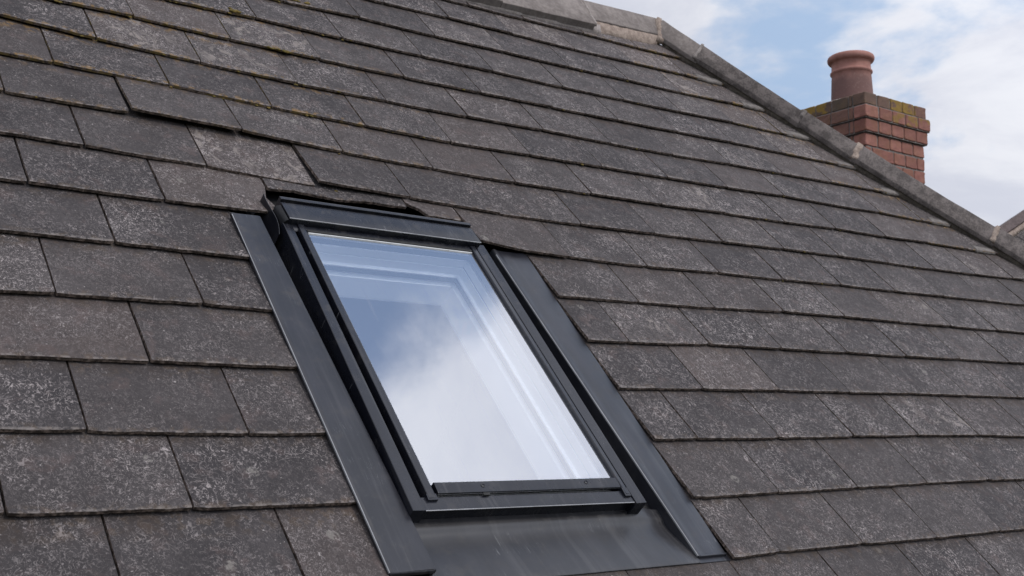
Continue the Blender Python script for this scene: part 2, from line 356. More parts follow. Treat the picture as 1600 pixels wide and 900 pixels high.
def line_at(L, u):
    if u <= L[0][0]: return L[0][1]
    if u >= L[-1][0]:
        (a, b), (c, d_) = L[max(-3, -len(L))], L[-1]; return d_ + (u - c) * max(-.02, min(.05, (d_ - b) / (c - a)))
    for (a, b), (c, d_) in zip(L, L[1:]):
        if a <= u <= c: return lerp(b, d_, (u - a) / max(1e-6, c - a))
rough_seed = [0]
def make_slate(uL, uR, vb, length, lift=(0, 0), props=None, hip=True, vtop=None, chip=1.0, nx=None, left_edge=None, right_edge=None, droop=0, jag=0, name='slate'):
    """vb: function u -> v of the lower edge"""
    rough_seed[0] += 1; sd = rough_seed[0] * 3.7
    nx = nx or max(7, int((uR - uL) / .034))
    u0 = (uL + uR) / 2; v0 = vb(u0)
    ts = [0, .012, .05, .16, .30, .48, .64, 1]
    vs = []; grid = []
    for j, tt in enumerate(ts):
        row = []
        for i in range(nx + 1):
            s = i / nx
            u = lerp(uL, uR, s)
            vbb = vb(u)
            vt = vtop if vtop is not None else v0 + length
            jit = (noise.noise(Vector((u * 26, sd, 0))) * .0030 + noise.noise(Vector((u * 95, sd, 3))) * .0022) * chip
            if jag: jit += abs(noise.noise(Vector((u * 34, sd, 7)))) * jag + noise.noise(Vector((u * 90, sd, 9))) * jag * .4
            corner = min(s, 1 - s) * (uR - uL)
            if corner < .012: jit += (.012 - corner) * .25 * (1 + noise.noise(Vector((s * 9, sd, 1))))
            v = lerp(vbb + jit, vt, tt) if j else vbb + jit
            if j and v < vbb + jit: v = vbb + jit
            # sides
            ej = noise.noise(Vector((v * 45, sd, 5))) * .0016 * chip
            uu = u
            l = (left_edge(v) if left_edge else uL) + ej
            r = (right_edge(v) if right_edge else uR) + noise.noise(Vector((v * 45, sd, 8))) * .0016 * chip
            if hip:
                hu = hip_u(v); l = min(l, hu); r = min(r, hu)
            uu = lerp(l, r, s)
            lf = lerp(lift[0], lift[1], s) * max(0, 1 - (v - vbb) / .45)
            und = noise.noise(Vector((u * 5, v * 5, sd))) * .0016 + noise.noise(Vector((u * 18, v * 18, sd))) * .0006
            z = -(v - vbb) * SLOPE + lf + und - (.0018 if j == 0 else 0)
            if droop and s < .5: z += droop * (1 - s * 2) * max(0, 1 - (v - vbb) / .3)
            row.append(len(vs)); vs.append((uu - u0, v - v0, z))
        grid.append(row)
    n = len(vs); m = len(ts)
    for x, y, z in list(vs): vs.append((x, y, z - TH))
    F = []; MI = []
    for j in range(m - 1):
        for i in range(nx):
            a, b, c, d_ = grid[j][i], grid[j][i+1], grid[j+1][i+1], grid[j+1][i]
            F.append((a, b, c, d_)); MI.append(0)
            if j in (0, ): F.append((d_+n, c+n, b+n, a+n)); MI.append(1)
    F = [f for f in F]
    for i in range(nx):
        a, b = grid[0][i], grid[0][i+1]; F.append((a, a+n, b+n, b)); MI.append(1)
    for j in range(m - 1):
        a, b = grid[j][0], grid[j+1][0]; F.append((a, b, b+n, a+n)); MI.append(1)
        a, b = grid[j][nx], grid[j+1][nx]; F.append((a, a+n, b+n, b)); MI.append(1)
    me = mesh(name, vs, F, MI)
    bm = bmesh.new(); bm.from_mesh(me); bmesh.ops.dissolve_degenerate(bm, edges=bm.edges, dist=1e-5)
    loose = [v for v in bm.verts if not v.link_faces]; bmesh.ops.delete(bm, geom=loose, context='VERTS')
    if not bm.faces: bm.free(); return None
    bm.to_mesh(me); bm.free()
    o = link(name, me, [SLATE, EDGE], roof, (u0, v0, 0))
    pr = dict(lichen=random.uniform(.25, 1.0), moss=0.15, warm=0.0)
    rr = random.random()
    if rr < .12: pr['lichen'] = random.uniform(.0, .2)
    if rr > .93: pr['lichen'] = 1.15
    if random.random() < .12: pr['warm'] = random.uniform(.3, .7)
    if props: pr.update(props)
    # finer growth low on the left, broader and paler towards the weathered upper right
    q = max(0, min(1, (u0 + 1.4) / 3.4 * .7 + (v0 + 1) / 4 * .4))
    pr['grain'] = lerp(1.55, .95, q); pr['lichen'] *= lerp(.72, 1.22, q)
    for k_, v_ in pr.items(): o[k_] = float(v_)
    return o

def moss_at(u, v):
    m = .12
    if v > 1.2 and u < .6: m = .35
    if v > 1.45 and u < .2: m = .8
    dd = hip_u(v, 4.9) - u
    if v > 1.2 and dd < .9: m = max(m, .9 - dd * .5)
    return m

joints = {}
for k, (L, J) in COURSES.items():
    js = list(J)
    if k == -2: L = [(-1, -1.185), (3, -1.19)]; js = [-1.54, -1.09, -.64, -.2] + js
    if k == 0: pass
    joints[k] = (L, js)
joints[-3] = ([(-1, -1.455), (3, -1.46)], [-1.31, -.85, -.4, .05, .5, .98, 1.48, 1.98])
nsl = 0
for k in sorted(joints):
    L, js = joints[k]; js = sorted(js)
    umin = -2.6 if k < 10 else js[0] - 1.4
    while js[0] > umin: js.insert(0, js[0] - .452)
    while js[-1] < 6.0: js.append(js[-1] + .515)
    if k <= 0: js = [j for j in js if j < 5.2 + .3 * k]
    vb = (lambda L: (lambda u: line_at(L, u)))(L)
    if k in (-1, 0, 1, 2, 3, 4):                       # the roof window interrupts these courses
        spans = []
        for a, b in zip(js, js[1:]):
            if b <= LEFT_CUT + .01 or a >= RIGHT_CUT - .01: spans.append((a, b))
        la = max([j for j in js if j < LEFT_CUT - .02]); spans = [s for s in spans if not s[0] == la]
        spans.append((la, LEFT_CUT + .004))
        rb = min([j for j in js if j > RIGHT_CUT + .1]); spans = [s for s in spans if not s[1] == rb]
        spans.append((RIGHT_CUT - .003, rb))
    elif k == 5:
        spans = [(a, b) for a, b in zip(js, js[1:]) if b < -.83 or a > .97]
    else: spans = list(zip(js, js[1:]))
    for a, b in spans:
        g = random.uniform(.0028, .0048)
        um = (a + b) / 2; v0 = vb(um)
        if a > hip_u(v0) - .02: continue
        if v0 > 3.42 or (um < 2.8 and v0 > 3.36): continue
        pr = dict(moss=moss_at(um, v0)); lift = (random.uniform(-.0015, .0035), random.uniform(-.0015, .0035)); length = .58; kw = {}
        if k == -2: length = .305 if -.9 < um < 1.1 else .58
        def at(kk, uu): return k == kk and a < uu < b
        if at(7, .0 - .6): lift = (.022, .018); pr.update(lichen=.3)               # slipped slate standing proud
        if at(7, -.2): lift = (.016, .004); pr.update(lichen=.7)
        if at(6, .05): lift = (.026, .014); pr.update(lichen=.12)
        if at(6, .4): lift = (.012, .006)
        if at(6, -.85): pr.update(lichen=.15, warm=0)
        if at(6, -.4): pr.update(lichen=1.75, warm=.5); lift = (-.002, -.002)
        if at(8, -.86): pr.update(lichen=.9); lift = (.002, .0)
        if at(9, -.6): pr.update(lichen=.7, warm=.45)
        if at(10, .0): pr.update(lichen=1.5)
        if k >= 9 and um < 0: pr['lichen'] = random.uniform(.9, 1.6)
        if at(5, -1.1): pr.update(lichen=.4); lift = (.004, .002)
        if at(0, -.8) or at(3, -1.4): pr.update(lichen=1.0)
        if at(3, -1.1) or at(1, -.7): pr.update(lichen=.55)
        if at(-1, -1.0): pr.update(lichen=.35)
        if at(-1, .9): pr.update(lichen=1.15); lift = (.003, .001)
        if v0 > 1.0 and hip_u(v0) - um < .9: pr['warm'] = random.uniform(.4, 1.0)
        if make_slate(a + g, b - g, vb, length, lift, pr, vtop=(min(v0 + length, 3.62)), **kw): nsl += 1
# course 5 round the window head: cut, broken and overhanging slates
L5 = joints[5][0]; vb5 = lambda u: line_at(L5, u)
def jagr(v):
    P = [(.70, -.400), (.735, -.404), (.761, -.412), (.802, -.437), (.885, -.435), (.898, -.412), (.951, -.410), (1.4, -.410)]
    for (a, b), (c, d_) in zip(P, P[1:]):
        if a <= v <= c: return lerp(b, d_, (v - a) / (c - a))
    return P[-1][1] if v > 1 else P[0][1]
make_slate(-.838, -.405, vb5, .58, (.003, .012), dict(lichen=1.0, warm=.75, moss=.1), right_edge=jagr, nx=18)
bk1 = [(-.402, .905), (-.286, .913), (-.184, .906), (-.097, .896), (.044, .914), (.112, .912), (.25, .912)]
make_slate(-.402, .225, lambda u: line_at(bk1, u), .40, (-.006, -.006), dict(lichen=.45, moss=.2), jag=.006, nx=44)
bk2 = [(.20, .955), (.283, .912), (.312, .874), (.392, .870), (.50, .862)]
make_slate(.228, .478, lambda u: line_at(bk2, u), .44, (-.004, -.002), dict(lichen=.6, warm=.9, moss=.2), jag=.006, nx=26)
b5r = [(.484, .712), (.70, .694), (.98, .702)]
make_slate(.486, .977, lambda u: line_at(b5r, u), .58, (.022, .004), dict(lichen=.35, moss=.1), nx=18)

# far-left band above the traced courses is off the picture; the deck below carries everything
def sheet(name, quads, mat, parent=None):
    V = []; F = []
    for q in quads: b = len(V); V += q; F.append(tuple(range(b, b + len(q))))
    return link(name, mesh(name, V, F), mat, parent)
D = -.082
X0, X1, Y0, Y1 = -.503, .60, -.70, .93
hipb = lambda v: hip_u(v, 4.93)
sheet('roof_deck', [[(-4, -3, D), (X0, -3, D), (X0, 3.68, D), (-4, 3.68, D)],
                    [(X1, -3, D), (hipb(-3), -3, D), (hipb(3.68), 3.68, D), (X1, 3.68, D)],
                    [(X0, -3, D), (X1, -3, D), (X1, Y0, D), (X0, Y0, D)],
                    [(X0, Y1, D), (X1, Y1, D), (X1, 3.68, D), (X0, 3.68, D)]], FELT, roof)
BK = Vector((0, .679, -.734))                       # horizontally away, behind the ridge (roof axes)
hl = Vector((.688, -.725, 0))
top = Vector((hipb(3.68), 3.68, D))
bot = Vector((hipb(-3), -3, D))
sheet('gable_slope', [[top, bot, bot + BK * 9 - Vector((0, 0, 0)), top + BK * 4 + hl * 3]], NROOF, roof)
bd = Vector((0, -.078, -.997))
sheet('rear_slope', [[Vector((-4, 3.68, D)), top, top + bd * 5, Vector((-4, 3.68, D)) + bd * 5]], NROOF, roof)

# ------------------------------------------------------------------ hip and ridge tiles
def poly_at(P, a):
    if a <= P[0][0]: (x0, p0), (x1, p1) = P[0], P[1]
    elif a >= P[-1][0]: (x0, p0), (x1, p1) = P[-2], P[-1]
    else:
        for (x0, p0), (x1, p1) in zip(P, P[1:]):
            if x0 <= a <= x1: break
    return p0.lerp(p1, (a - x0) / (x1 - x0))
def al(p): return .688 * p[0] - .725 * p[1]
crest = [(3.554, 3.657), (3.773, 3.352), (4.116, 2.917), (4.34, 2.665), (4.663, 2.362), (5.051, 1.943), (5.506, 1.553)]
crest = [(al(p), Vector((p[0], p[1], .13))) for p in crest]; crest.append((al((7.0, .06)), Vector((7.0, .06, .13))))
edge = [(3.506, 3.525), (3.636, 3.347), (3.935, 3.045), (4.262, 2.677), (4.59, 2.28), (5.017, 1.85), (5.48, 1.446)]
edge = [(al(p), Vector((p[0], p[1], .05))) for p in edge]; edge.append((al((6.95, -.10)), Vector((6.95, -.10, .05))))
far_dir = Vector((.389, .370, -.845))
def wing_tile(name, a0, a1, crestf, edgef, fdir, th, mat, lift0=0, lift1=.008, seed=0, flen=.14):
    secs = []; nseg = 8
    for i in range(nseg + 1):
        s = i / nseg; a = lerp(a0, a1, s)
        c = crestf(a).copy(); e = edgef(a).copy(); lf = lerp(lift0, lift1, s)
        nz = noise.noise(Vector((a * 6, seed, 0))) * .003
        c.z += lf + nz; e.z += lf + noise.noise(Vector((a * 7, seed, 4))) * .003
        f = c + fdir * flen
        upn = Vector((0, 0, 1)); wd = (c - e).normalized(); fd = fdir
        c1 = c - wd * .012; c2 = c + fd * .012; cm = (c1 + c2) / 2 * .2 + c * .8
        inn = (c - (upn * .6 + (wd - fd) * .3).normalized() * th * 1.4)
        eu = e - Vector((0, 0, th)); fu = f - Vector((-.3, -.3, .2)).normalized() * -0 + Vector((-.4, -.4, -.6)) * th
        secs.append([e - wd * 0 + Vector((0, 0, -.002)), e + wd * .004 + Vector((0, 0, .001)), c1, cm, c2, f, fu, inn, eu])
    V, F = loft(secs)
    me = fixn(mesh(name, V, F)); o = link(name, me, mat, roof); bevel(o, .003, 2)
    o.location = (0, 0, 0)
    return o
cf = lambda a: poly_at(crest, a); ef = lambda a: poly_at(edge, a)
A = [-.20, .150, 1.03, 1.50, 2.66]
A.append(A[-1] + .75); A.append(A[-1] + .75)
for i in range(len(A) - 1):
    wing_tile('hip_tile', A[i] + .004, A[i+1] + .03, cf, ef, far_dir, .034 if i else .03, TILE if i else TILE2, .008 if i else .0, -.003, seed=i * 5)
# mortar bed under the hip tiles and pointing at the joints
def lumpy(name, rings, mat, parent, amp=.004, sd=0):
    secs = [[Vector(p) + noise.noise_vector(Vector(p) * 28 + Vector((sd, 0, 0))) * amp + noise.noise_vector(Vector(p) * 70) * amp * .5 for p in r] for r in rings]
    V, F = loft(secs); o = link(name, fixn(mesh(name, V, F, smooth=True)), mat, parent); return o
rings = []
nn = 120
for i in range(nn + 1):
    a = lerp(A[0] + .1, A[-1], i / nn); e = ef(a); pn = Vector((HN[0], HN[1], 0))
    wob = noise.noise(Vector((a * 5, 1, 1))) * .012
    rings.append([e + pn * (.006 + wob*.5) - Vector((0, 0, .085)), e + pn * (.008 + wob*.3) - Vector((0, 0, .05)), e + pn * .008 - Vector((0, 0, .012)), e + pn * .06 - Vector((0, 0, .0)), e + pn * .08 - Vector((0, 0, .12))])
HB = lumpy('hip_mortar_bed', rings, MORTARD, roof, .005)
# pale mortar dabs closing the cut slates at the end of each course
for k in range(6, 14):
    L = joints[k][0]
    def hu(off, L=L):
        v = L[-1][1]
        for _ in range(6): v = line_at(L, hip_u(v, off))
        return hip_u(v, off)
    ua, ub = hu(4.74 + .06 * noise.noise(Vector((k * 3.3, 0, 0)))), hu(4.93); rings = []
    for i in range(13):
        u = lerp(ua, ub, i / 12); v = line_at(L, u); g = .006 + .004 * noise.noise(Vector((u * 9, k, 0)))
        rings.append([(u, v - g, -.024), (u, v - g * .5, -.004), (u, v + .010, .0035), (u, v + .05 + g * 3, -.001), (u, v + .03, -.012)])
    lumpy('lip_mortar', rings, MORTARL, roof, .0035, k)
def collar(a, wdt, mat=MORTAR, sd=0, full=1.0, h=.006):
    rings = []
    m = 16
    def prof(t):       # from the lower edge over the crest to the far wing, at station a
        e, c = ef(a), cf(a)
        f = c + far_dir * .05
        if t < .75: p = e.lerp(c, t / .75)
        else: p = c.lerp(f, (t - .75) / .25)
        return p
    for i in range(m + 1):
        t_ = lerp(1 - full, 1, i / m); p = prof(t_); z = Vector((0, 0, 1))
        wj = wdt * (1 + .45 * noise.noise(Vector((t_ * 6, sd, 0)))); sh = hl * (noise.noise(Vector((t_ * 4, sd, 9))) * wdt * .4)
        p = p + sh; lo = -.012
        rings.append([p - hl * wj + z * lo, p - hl * wj * .6 + z * (h + .008), p + hl * wj * .5 + z * (h + .010), p + hl * wj + z * lo])
    return lumpy('joint_mortar', rings, mat, roof, .004, sd)
collar(A[1], .018, MORTARG, 1, 1, .004); collar(A[2] + .0, .022, MORTARG, 2, .6, .003)
collar(A[3] + .0, .034, MORTAR, 3, 1, .002); collar(A[4] + .0, .028, MORTAR, 4, 1, .003)
# ridge
rc = [(-1.5, Vector((-1.5, 3.25, .10))), (2.813, Vector((2.813, 3.635, .10))), (3.512, Vector((3.512, 3.690, .112))), (3.62, Vector((3.62, 3.70, .115)))]
re1 = [(-1.5, Vector((-1.5, 3.0, .05))), (2.185, Vector((2.185, 3.306, .05))), (2.731, Vector((2.731, 3.356, .05)))]
re2 = [(2.805, Vector((2.805, 3.452, .052))), (3.505, Vector((3.505, 3.541, .052)))]
rdir = Vector((0, .12, -.99))
xs = [-1.45, -.6, .25, 1.1, 1.93, 2.765]
for i in range(5):
    wing_tile('ridge_tile', xs[i] + .004, xs[i+1], lambda a: poly_at(rc, a), lambda a: poly_at(re1, a), rdir, .05, TILE2, .0, .008, 40 + i)
wing_tile('ridge_tile', 2.775, 3.53, lambda a: poly_at(rc, a), lambda a: poly_at(re2, a), rdir, .03, TILE2, .0, .0, 47)
rings = []
for i in range(61):
    u = lerp(-1.4, 2.85, i / 60); e = poly_at(re1, u)
    rings.append([e + Vector((0, -.012, -.085)), e + Vector((0, .0, -.04)), e + Vector((0, .05, -.01)), e + Vector((0, .1, -.1))])
lumpy('ridge_mortar_bed', rings, MORTARG, roof, .006, 5)
rings = []
for i in range(25):
    u = lerp(2.72, 3.53, i / 24); e = poly_at(re2, u); g = .075 if u < 3.4 else .075 - (u - 3.4) * .3
    rings.append([e + Vector((0, -g, -.09)), e + Vector((0, -g + .006, -.05)), e + Vector((0, -.008, -.012)), e + Vector((0, .05, 0)), e + Vector((0, .09, -.1))])
lumpy('ridge_mortar_bed', rings, MORTAR, roof, .006, 8)
# joint pointing on the ridge, and the lump at the apex
rings = []
for i in range(13):
    t_ = i / 12; e = poly_at(re1, 2.765) ; c = poly_at(rc, 2.765); p = e.lerp(c, t_) + Vector((noise.noise(Vector((t_ * 5, 0, 0))) * .012, 0, 0)); wj = .014
    rings.append([p + Vector((-wj, 0, -.01)), p + Vector((-wj * .5, 0, .016)), p + Vector((wj * .5, 0, .014)), p + Vector((wj, 0, -.01))])
lumpy('joint_mortar', rings, MORTARG, roof, .004, 3)
rings = []
for i in range(13):
    t_ = i / 12; e = Vector((3.51, 3.50, .03)); c = Vector((3.545, 3.672, .118)); p = e.lerp(c, t_); wj = .04 + .012 * noise.noise(Vector((t_ * 6, 5, 0)))
    rings.append([p + Vector((-wj, 0, -.03)), p + Vector((-wj * .6, -.002, .014)), p + Vector((wj * .5, -.004, .010)), p + Vector((wj, -.01, -.03))])
lumpy('joint_mortar', rings, MORTAR, roof, .007, 12)

# moss cushions sitting in the joints (nobody could count them)
V = []; F = []
rm = random.Random(3)
def tuft(u, v, r, z=.0):
    bm = bmesh.new(); bmesh.ops.create_icosphere(bm, subdivisions=2, radius=1)
    b = len(V); sd = rm.random() * 50
    for q in bm.verts:
        k_ = 1 + .45 * noise.noise(q.co * 2.2 + Vector((sd, 0, 0))) + .2 * noise.noise(q.co * 6)
        V.append((u + q.co.x * r * 1.5 * k_, v + q.co.y * r * k_, z + q.co.z * r * .55 * k_))
    for f in bm.faces: F.append(tuple(b + q.index for q in f.verts))
    bm.free()
for k in range(5, 15):
    L, js = joints[k]
    for _ in range(46):
        u = rm.uniform(-1.2, hip_u(L[0][1]) if k > 5 else 4.8); v = line_at(L, u)
        if k == 5 and u < 1: continue
        m_ = moss_at(u, v)
        if rm.random() < m_ * .75: tuft(u, v - rm.uniform(0, .006), rm.uniform(.003, .007), -rm.uniform(.004, .012))
for (u, v) in [(.19, 2.62), (.24, 2.63), (.31, 2.635), (.0, 2.02 + .03)]:
    for _ in range(7): tuft(u + rm.uniform(-.05, .05), v - rm.uniform(0, .01), rm.uniform(.005, .011), 0)
for _ in range(9): tuft(-.13 + rm.uniform(-.02, .02), 2.327 + rm.uniform(-.01, .02), rm.uniform(.005, .012), .004)
mo = link('moss', mesh('moss', V, F, smooth=True), MOSS, roof); mo['kind'] = 'stuff'

# ------------------------------------------------------------------ the roof window
win = thing('skylight', 'closed skylight in dark grey metal frame set in the slates, glass reflecting clouds', 'skylight', loc=P0, rot=RM)
GB = -.066
def prism_v(name, prof0, prof1, v0, v1, mat, bw=.0015, parent=win, n=1):
    secs = []
    for i in range(n + 1):
        s = i / n
        secs.append([(lerp(a[0], b[0], s), lerp(v0, v1, s), lerp(a[1], b[1], s)) for a, b in zip(prof0, prof1)])
    return part(name, secs, mat, parent, bw)
# left side flashing: flat strip, hemmed outer edge, folded inner edge
def lprof(oi, ii, z): return [(oi, z - .016), (oi - .001, z - .002), (oi + .003, z), (oi + .02, z - .0015), (ii - .012, z), (ii - .002, z - .001), (ii, z - .005), (ii + .001, GB), (ii - .004, GB), (ii - .004, z - .006), (oi + .004, z - .006)]
prism_v('side_flashing', lprof(-.602, -.449, .007), lprof(-.613, -.499, .007), -.872, .70, STRIP, .0012, n=4)
# right side flashing: stands up from the gutter on a folded inner wall
rp = lambda ii, oo, z: [(ii, GB), (ii + .001, z - .008), (ii + .006, z - .001), (ii + .012, z), (ii + .03, z - .006), (ii + .05, z - .007), (oo - .006, z - .004), (oo, z - .006), (oo, z - .018), (ii + .012, z - .018), (ii + .008, GB)]
prism_v('side_flashing', rp(.596, .742, -.008), rp(.556, .740, -.008), -.898, .70, STRIP, .0012, n=4)
# gutter trays either side and above
prism_v('gutter', [(-.450, GB), (-.438, GB), (-.438, GB-.003), (-.450, GB-.003)], [(-.502, GB), (-.438, GB), (-.438, GB-.003), (-.502, GB-.003)], -.70, .95, DARK, 0)
prism_v('gutter', [(.455, GB), (.60, GB), (.60, GB-.003), (.455, GB-.003)], [(.455, GB), (.562, GB), (.562, GB-.003), (.455, GB-.003)], -.69, .95, DARK, 0)
prism_v('gutter', [(-.48, GB+.002), (.60, GB+.002), (.60, GB-.002), (-.48, GB-.002)], [(-.48, GB+.002), (.60, GB+.002), (.60, GB-.002), (-.48, GB-.002)], .76, .95, DARK, 0)
# frame: two sides, foot, head
FT = .030
prism_v('frame_side', [(-.457, -.23), (-.457, FT - .002), (-.455, FT), (-.411, FT - .002), (-.409, FT - .008), (-.409, -.05), (-.345, -.05), (-.345, -.23)], [(-.437, -.23), (-.437, FT - .002), (-.435, FT), (-.402, FT - .002), (-.400, FT - .008), (-.400, -.05), (-.345, -.05), (-.345, -.23)], -.684, .66, CLAD, .001)
prism_v('frame_side', [(.470, -.23), (.470, FT), (.468, FT + .002), (.424, FT), (.422, FT - .01), (.422, -.05), (.392, -.05), (.392, -.23)], [(.470, -.23), (.470, FT), (.468, FT + .002), (.424, FT), (.422, FT - .01), (.422, -.05), (.392, -.05), (.392, -.23)], -.697, .66, CLAD, .001)
def prism_u(name, prof, u0, u1, mat, bw=.0015, parent=win, dv=0.0, n=1):
    secs = [[(lerp(u0, u1, i / n), p[0] + dv * i / n, p[1]) for p in prof] for i in range(n + 1)]
    return part(name, secs, mat, parent, bw)
prism_u('frame_foot', [(-.632, .024), (-.677, .026), (-.681, .0255), (-.682, .021), (-.681, .018), (-.673, .016), (-.673, -.026), (-.632, -.05), (-.57, -.23), (-.62, -.23), (-.66, -.06), (-.617, .0)][:7] + [(-.632, -.026)], -.446, .437, CLAD, .0012, dv=-.006)
prism_u('frame_sill', [(-.590, -.03), (-.63, -.03), (-.672, -.05), (-.668, -.23), (-.588, -.23)], -.395, .42, DARK, .001)
prism_u('frame_head', [(.613, .012), (.613, .020), (.622, .026), (.645, .027), (.66, .02), (.66, -.23), (.613, -.23), (.613, -.03)], -.436, .468, CLAD, .001)
# hood over the head of the window
hp = [(.644, .020), (.643, .050), (.645, .0545), (.650, .0560), (.742, .050), (.7425, .045), (.750, .044), (.7515, .056), (.757, .058), (.771, .056), (.773, .02), (.773, -.05), (.76, -.05), (.65, .015)]
prism_u('hood', hp, -.421, .438, CLAD, .0014)
# hood end cheek at the left, dark wedge
prism_v('hood_end', [(-.436, -.02), (-.436, .036), (-.430, .046), (-.4225, .050), (-.4225, -.02)], [(-.444, -.02), (-.444, .030), (-.438, .038), (-.4225, .044), (-.4225, -.02)], .640, .735, DARK, .002)
# bent lead-grey clip at the head of the left gutter
secs = []
for i in range(9):
    s = i / 8; v = lerp(.60, .80, s); uu = -.460 + .010 * math.sin(s * 5)
    secs.append([(uu, v, GB + .002), (uu + .001, v, .010 + .028 * s), (uu + .0035, v, .010 + .028 * s), (uu + .003, v, GB + .002)])
part('corner_upstand', secs, STRIP, win, .0005)
# sash: sides, head trim, bottom bar with screws
ST = .035
prism_v('sash_side', [(-.387, -.01), (-.387, ST - .002), (-.385, ST), (-.360, ST - .001), (-.354, ST - .006), (-.350, .0225), (-.350, -.01)], [(-.382, -.01), (-.382, ST - .002), (-.380, ST), (-.358, ST - .001), (-.352, ST - .006), (-.348, .0225), (-.348, -.01)], -.644, .642, CLAD, .001)
prism_v('sash_side', [(.393, -.01), (.393, .0225), (.396, ST - .003), (.399, ST), (.414, ST - .001), (.416, ST - .004), (.416, -.01)], [(.388, -.01), (.388, .0225), (.392, ST - .003), (.396, ST), (.414, ST - .001), (.416, ST - .004), (.416, -.01)], -.658, .642, CLAD, .001)
prism_u('sash_head_trim', [(.609, .023), (.611, .0285), (.616, .030), (.622, .0295), (.6225, .023)], -.349, .389, RUBBER, .0008)
prism_u('spacer_bar', [(.6035, .0225), (.605, .0262), (.6085, .0265), (.6085, .0225)], -.347, .388, ALU, .0005)
bar = prism_u('sash_bottom_bar', [(-.585, .023), (-.586, .0345), (-.589, .0365), (-.622, .0350), (-.627, .0335), (-.628, .029), (-.626, .020), (-.594, .012)], -.346, .392, CLAD, .001, dv=-.002)
for u in (-.172, .250):
    V = []; F = []
    ring = lambda r, z: [(math.cos(a_ * R(30)) * r, math.sin(a_ * R(30)) * r, z) for a_ in range(12)]
    loft([ring(.0075, 0), ring(.0072, .0022), ring(.0050, .0032), ring(.0042, .0012), ring(.001, .0010)], V=V, F=F)
    link('screw', fixn(mesh('screw', V, F, smooth=False)), CLAD, bar, (u, -.605, .0355))
prism_u('drain_clip', [(-.628, .030), (-.629, .033), (-.638, .031), (-.6385, .026)], -.182, -.158, RUBBER, .0006)
# end blocks of the sash bottom
prism_v('sash_end_cap', [(-.390, .004), (-.390, .033), (-.355, .033), (-.355, .004)], [(-.390, .004), (-.390, .0345), (-.355, .0345), (-.355, .004)], -.650, -.628, CLAD, .001)
prism_v('sash_end_cap', [(.392, .010), (.392, .033), (.418, .033), (.418, .010)], [(.392, .010), (.392, .035), (.418, .035), (.418, .010)], -.666, -.632, CLAD, .001)
# thin metal beads along the folded edges, most of them paler
prism_u('edge_bead', [(-.6285, .0290), (-.6298, .0300), (-.6298, .0275), (-.6285, .0270)], -.346, .392, BEAD, 0)
prism_u('edge_bead', [(-.6815, .0262), (-.6838, .0252), (-.6835, .0228), (-.6815, .0235)], -.444, .430, BEAD, 0, dv=-.006)
prism_u('edge_bead', [(.6445, .0562), (.6425, .0550), (.6420, .0525), (.6440, .0525)], -.420, .437, BEAD, 0)
prism_u('edge_bead', [(.7500, .0570), (.7510, .0590), (.7530, .0590), (.7520, .0570)], -.420, .437, CLAD, 0)
prism_v('edge_bead', [(.5945, -.012), (.5955, -.0070), (.5985, -.0065), (.5965, -.012)], [(.5545, -.012), (.5555, -.0070), (.5585, -.0065), (.5565, -.012)], -.898, .66, BEAD, 0)
prism_v('edge_bead', [(-.6045, .002), (-.604, .0068), (-.6015, .0072), (-.6018, .002)], [(-.6135, .002), (-.613, .0068), (-.6105, .0072), (-.6108, .002)], -.872, .69, BEAD, 0)
# glass pane
V = []; F = []
boxv(V, F, -.3495, .3945, -.5865, .612, .0215, .0225)
me = mesh('glass_pane', V[:], [(4, 5, 6, 7)]); me = mesh('glass_pane', [V[4], V[5], V[6], V[7]], [(0, 1, 2, 3)])
link('glass_pane', me, GLASS, win)
# apron below: runs from the frame foot down over the slates
apr = []
APV = [(-.668, -.026), (-.680, -.0262), (-.702, -.0270), (-.713, -.0305), (-.724, -.0365), (-.745, -.039), (-.775, -.036), (-.82, -.028), (-.87, -.0195), (-.915, -.0115), (-.917, -.0145)]
nU = 40
V = []; F = []
us = [lerp(-.46, .60, i / nU) for i in range(nU + 1)]
for vv, zz in APV:
    for u in us:
        ext = 1.0
        s = (vv + .675) / (-.917 + .675)
        v2 = vv + (.006 if u < -.3 else 0) * 0 - .004 * max(0, s) * (u + .45)
        rise = 0
        # the right-hand corner dresses up towards the side flashing
        e = max(0, min(1, (u - .47) / .11)); rise = -.020 * e * e * (3 - 2 * e) * max(0, 1 - max(0, s) * 1.15) if s < .87 else 0
        z = zz + rise + noise.noise(Vector((u * 5, vv * 9, 0))) * .0018 * min(1, s * 3)
        V.append((u, v2, z))
for j in range(len(APV) - 1):
    for i in range(nU): a = j * (nU + 1) + i; F.append((a, a + 1, a + nU + 2, a + nU + 1))
ap = link('apron', mesh('apron', V, F, smooth=True), APRON, win)
sm = ap.modifiers.new('s', 'SUBSURF'); sm.levels = sm.render_levels = 1
# small folded lip continuing under the right flashing's foot
prism_u('apron_lip', [(-.88, -.024), (-.885, -.021), (-.921, -.0165), (-.9225, -.0205), (-.88, -.028)], .598, .748, STRIP, .0008)
prism_u('flashing_foot', [(-.8985, -.010), (-.9015, -.0165), (-.9015, -.0235), (-.893, -.0235), (-.893, -.012)], .602, .741, STRIP, .001)
prism_u('flashing_foot', [(-.8725, .005), (-.8755, .002), (-.8755, -.010), (-.866, -.010), (-.866, .004)], -.601, -.450, STRIP, .001)
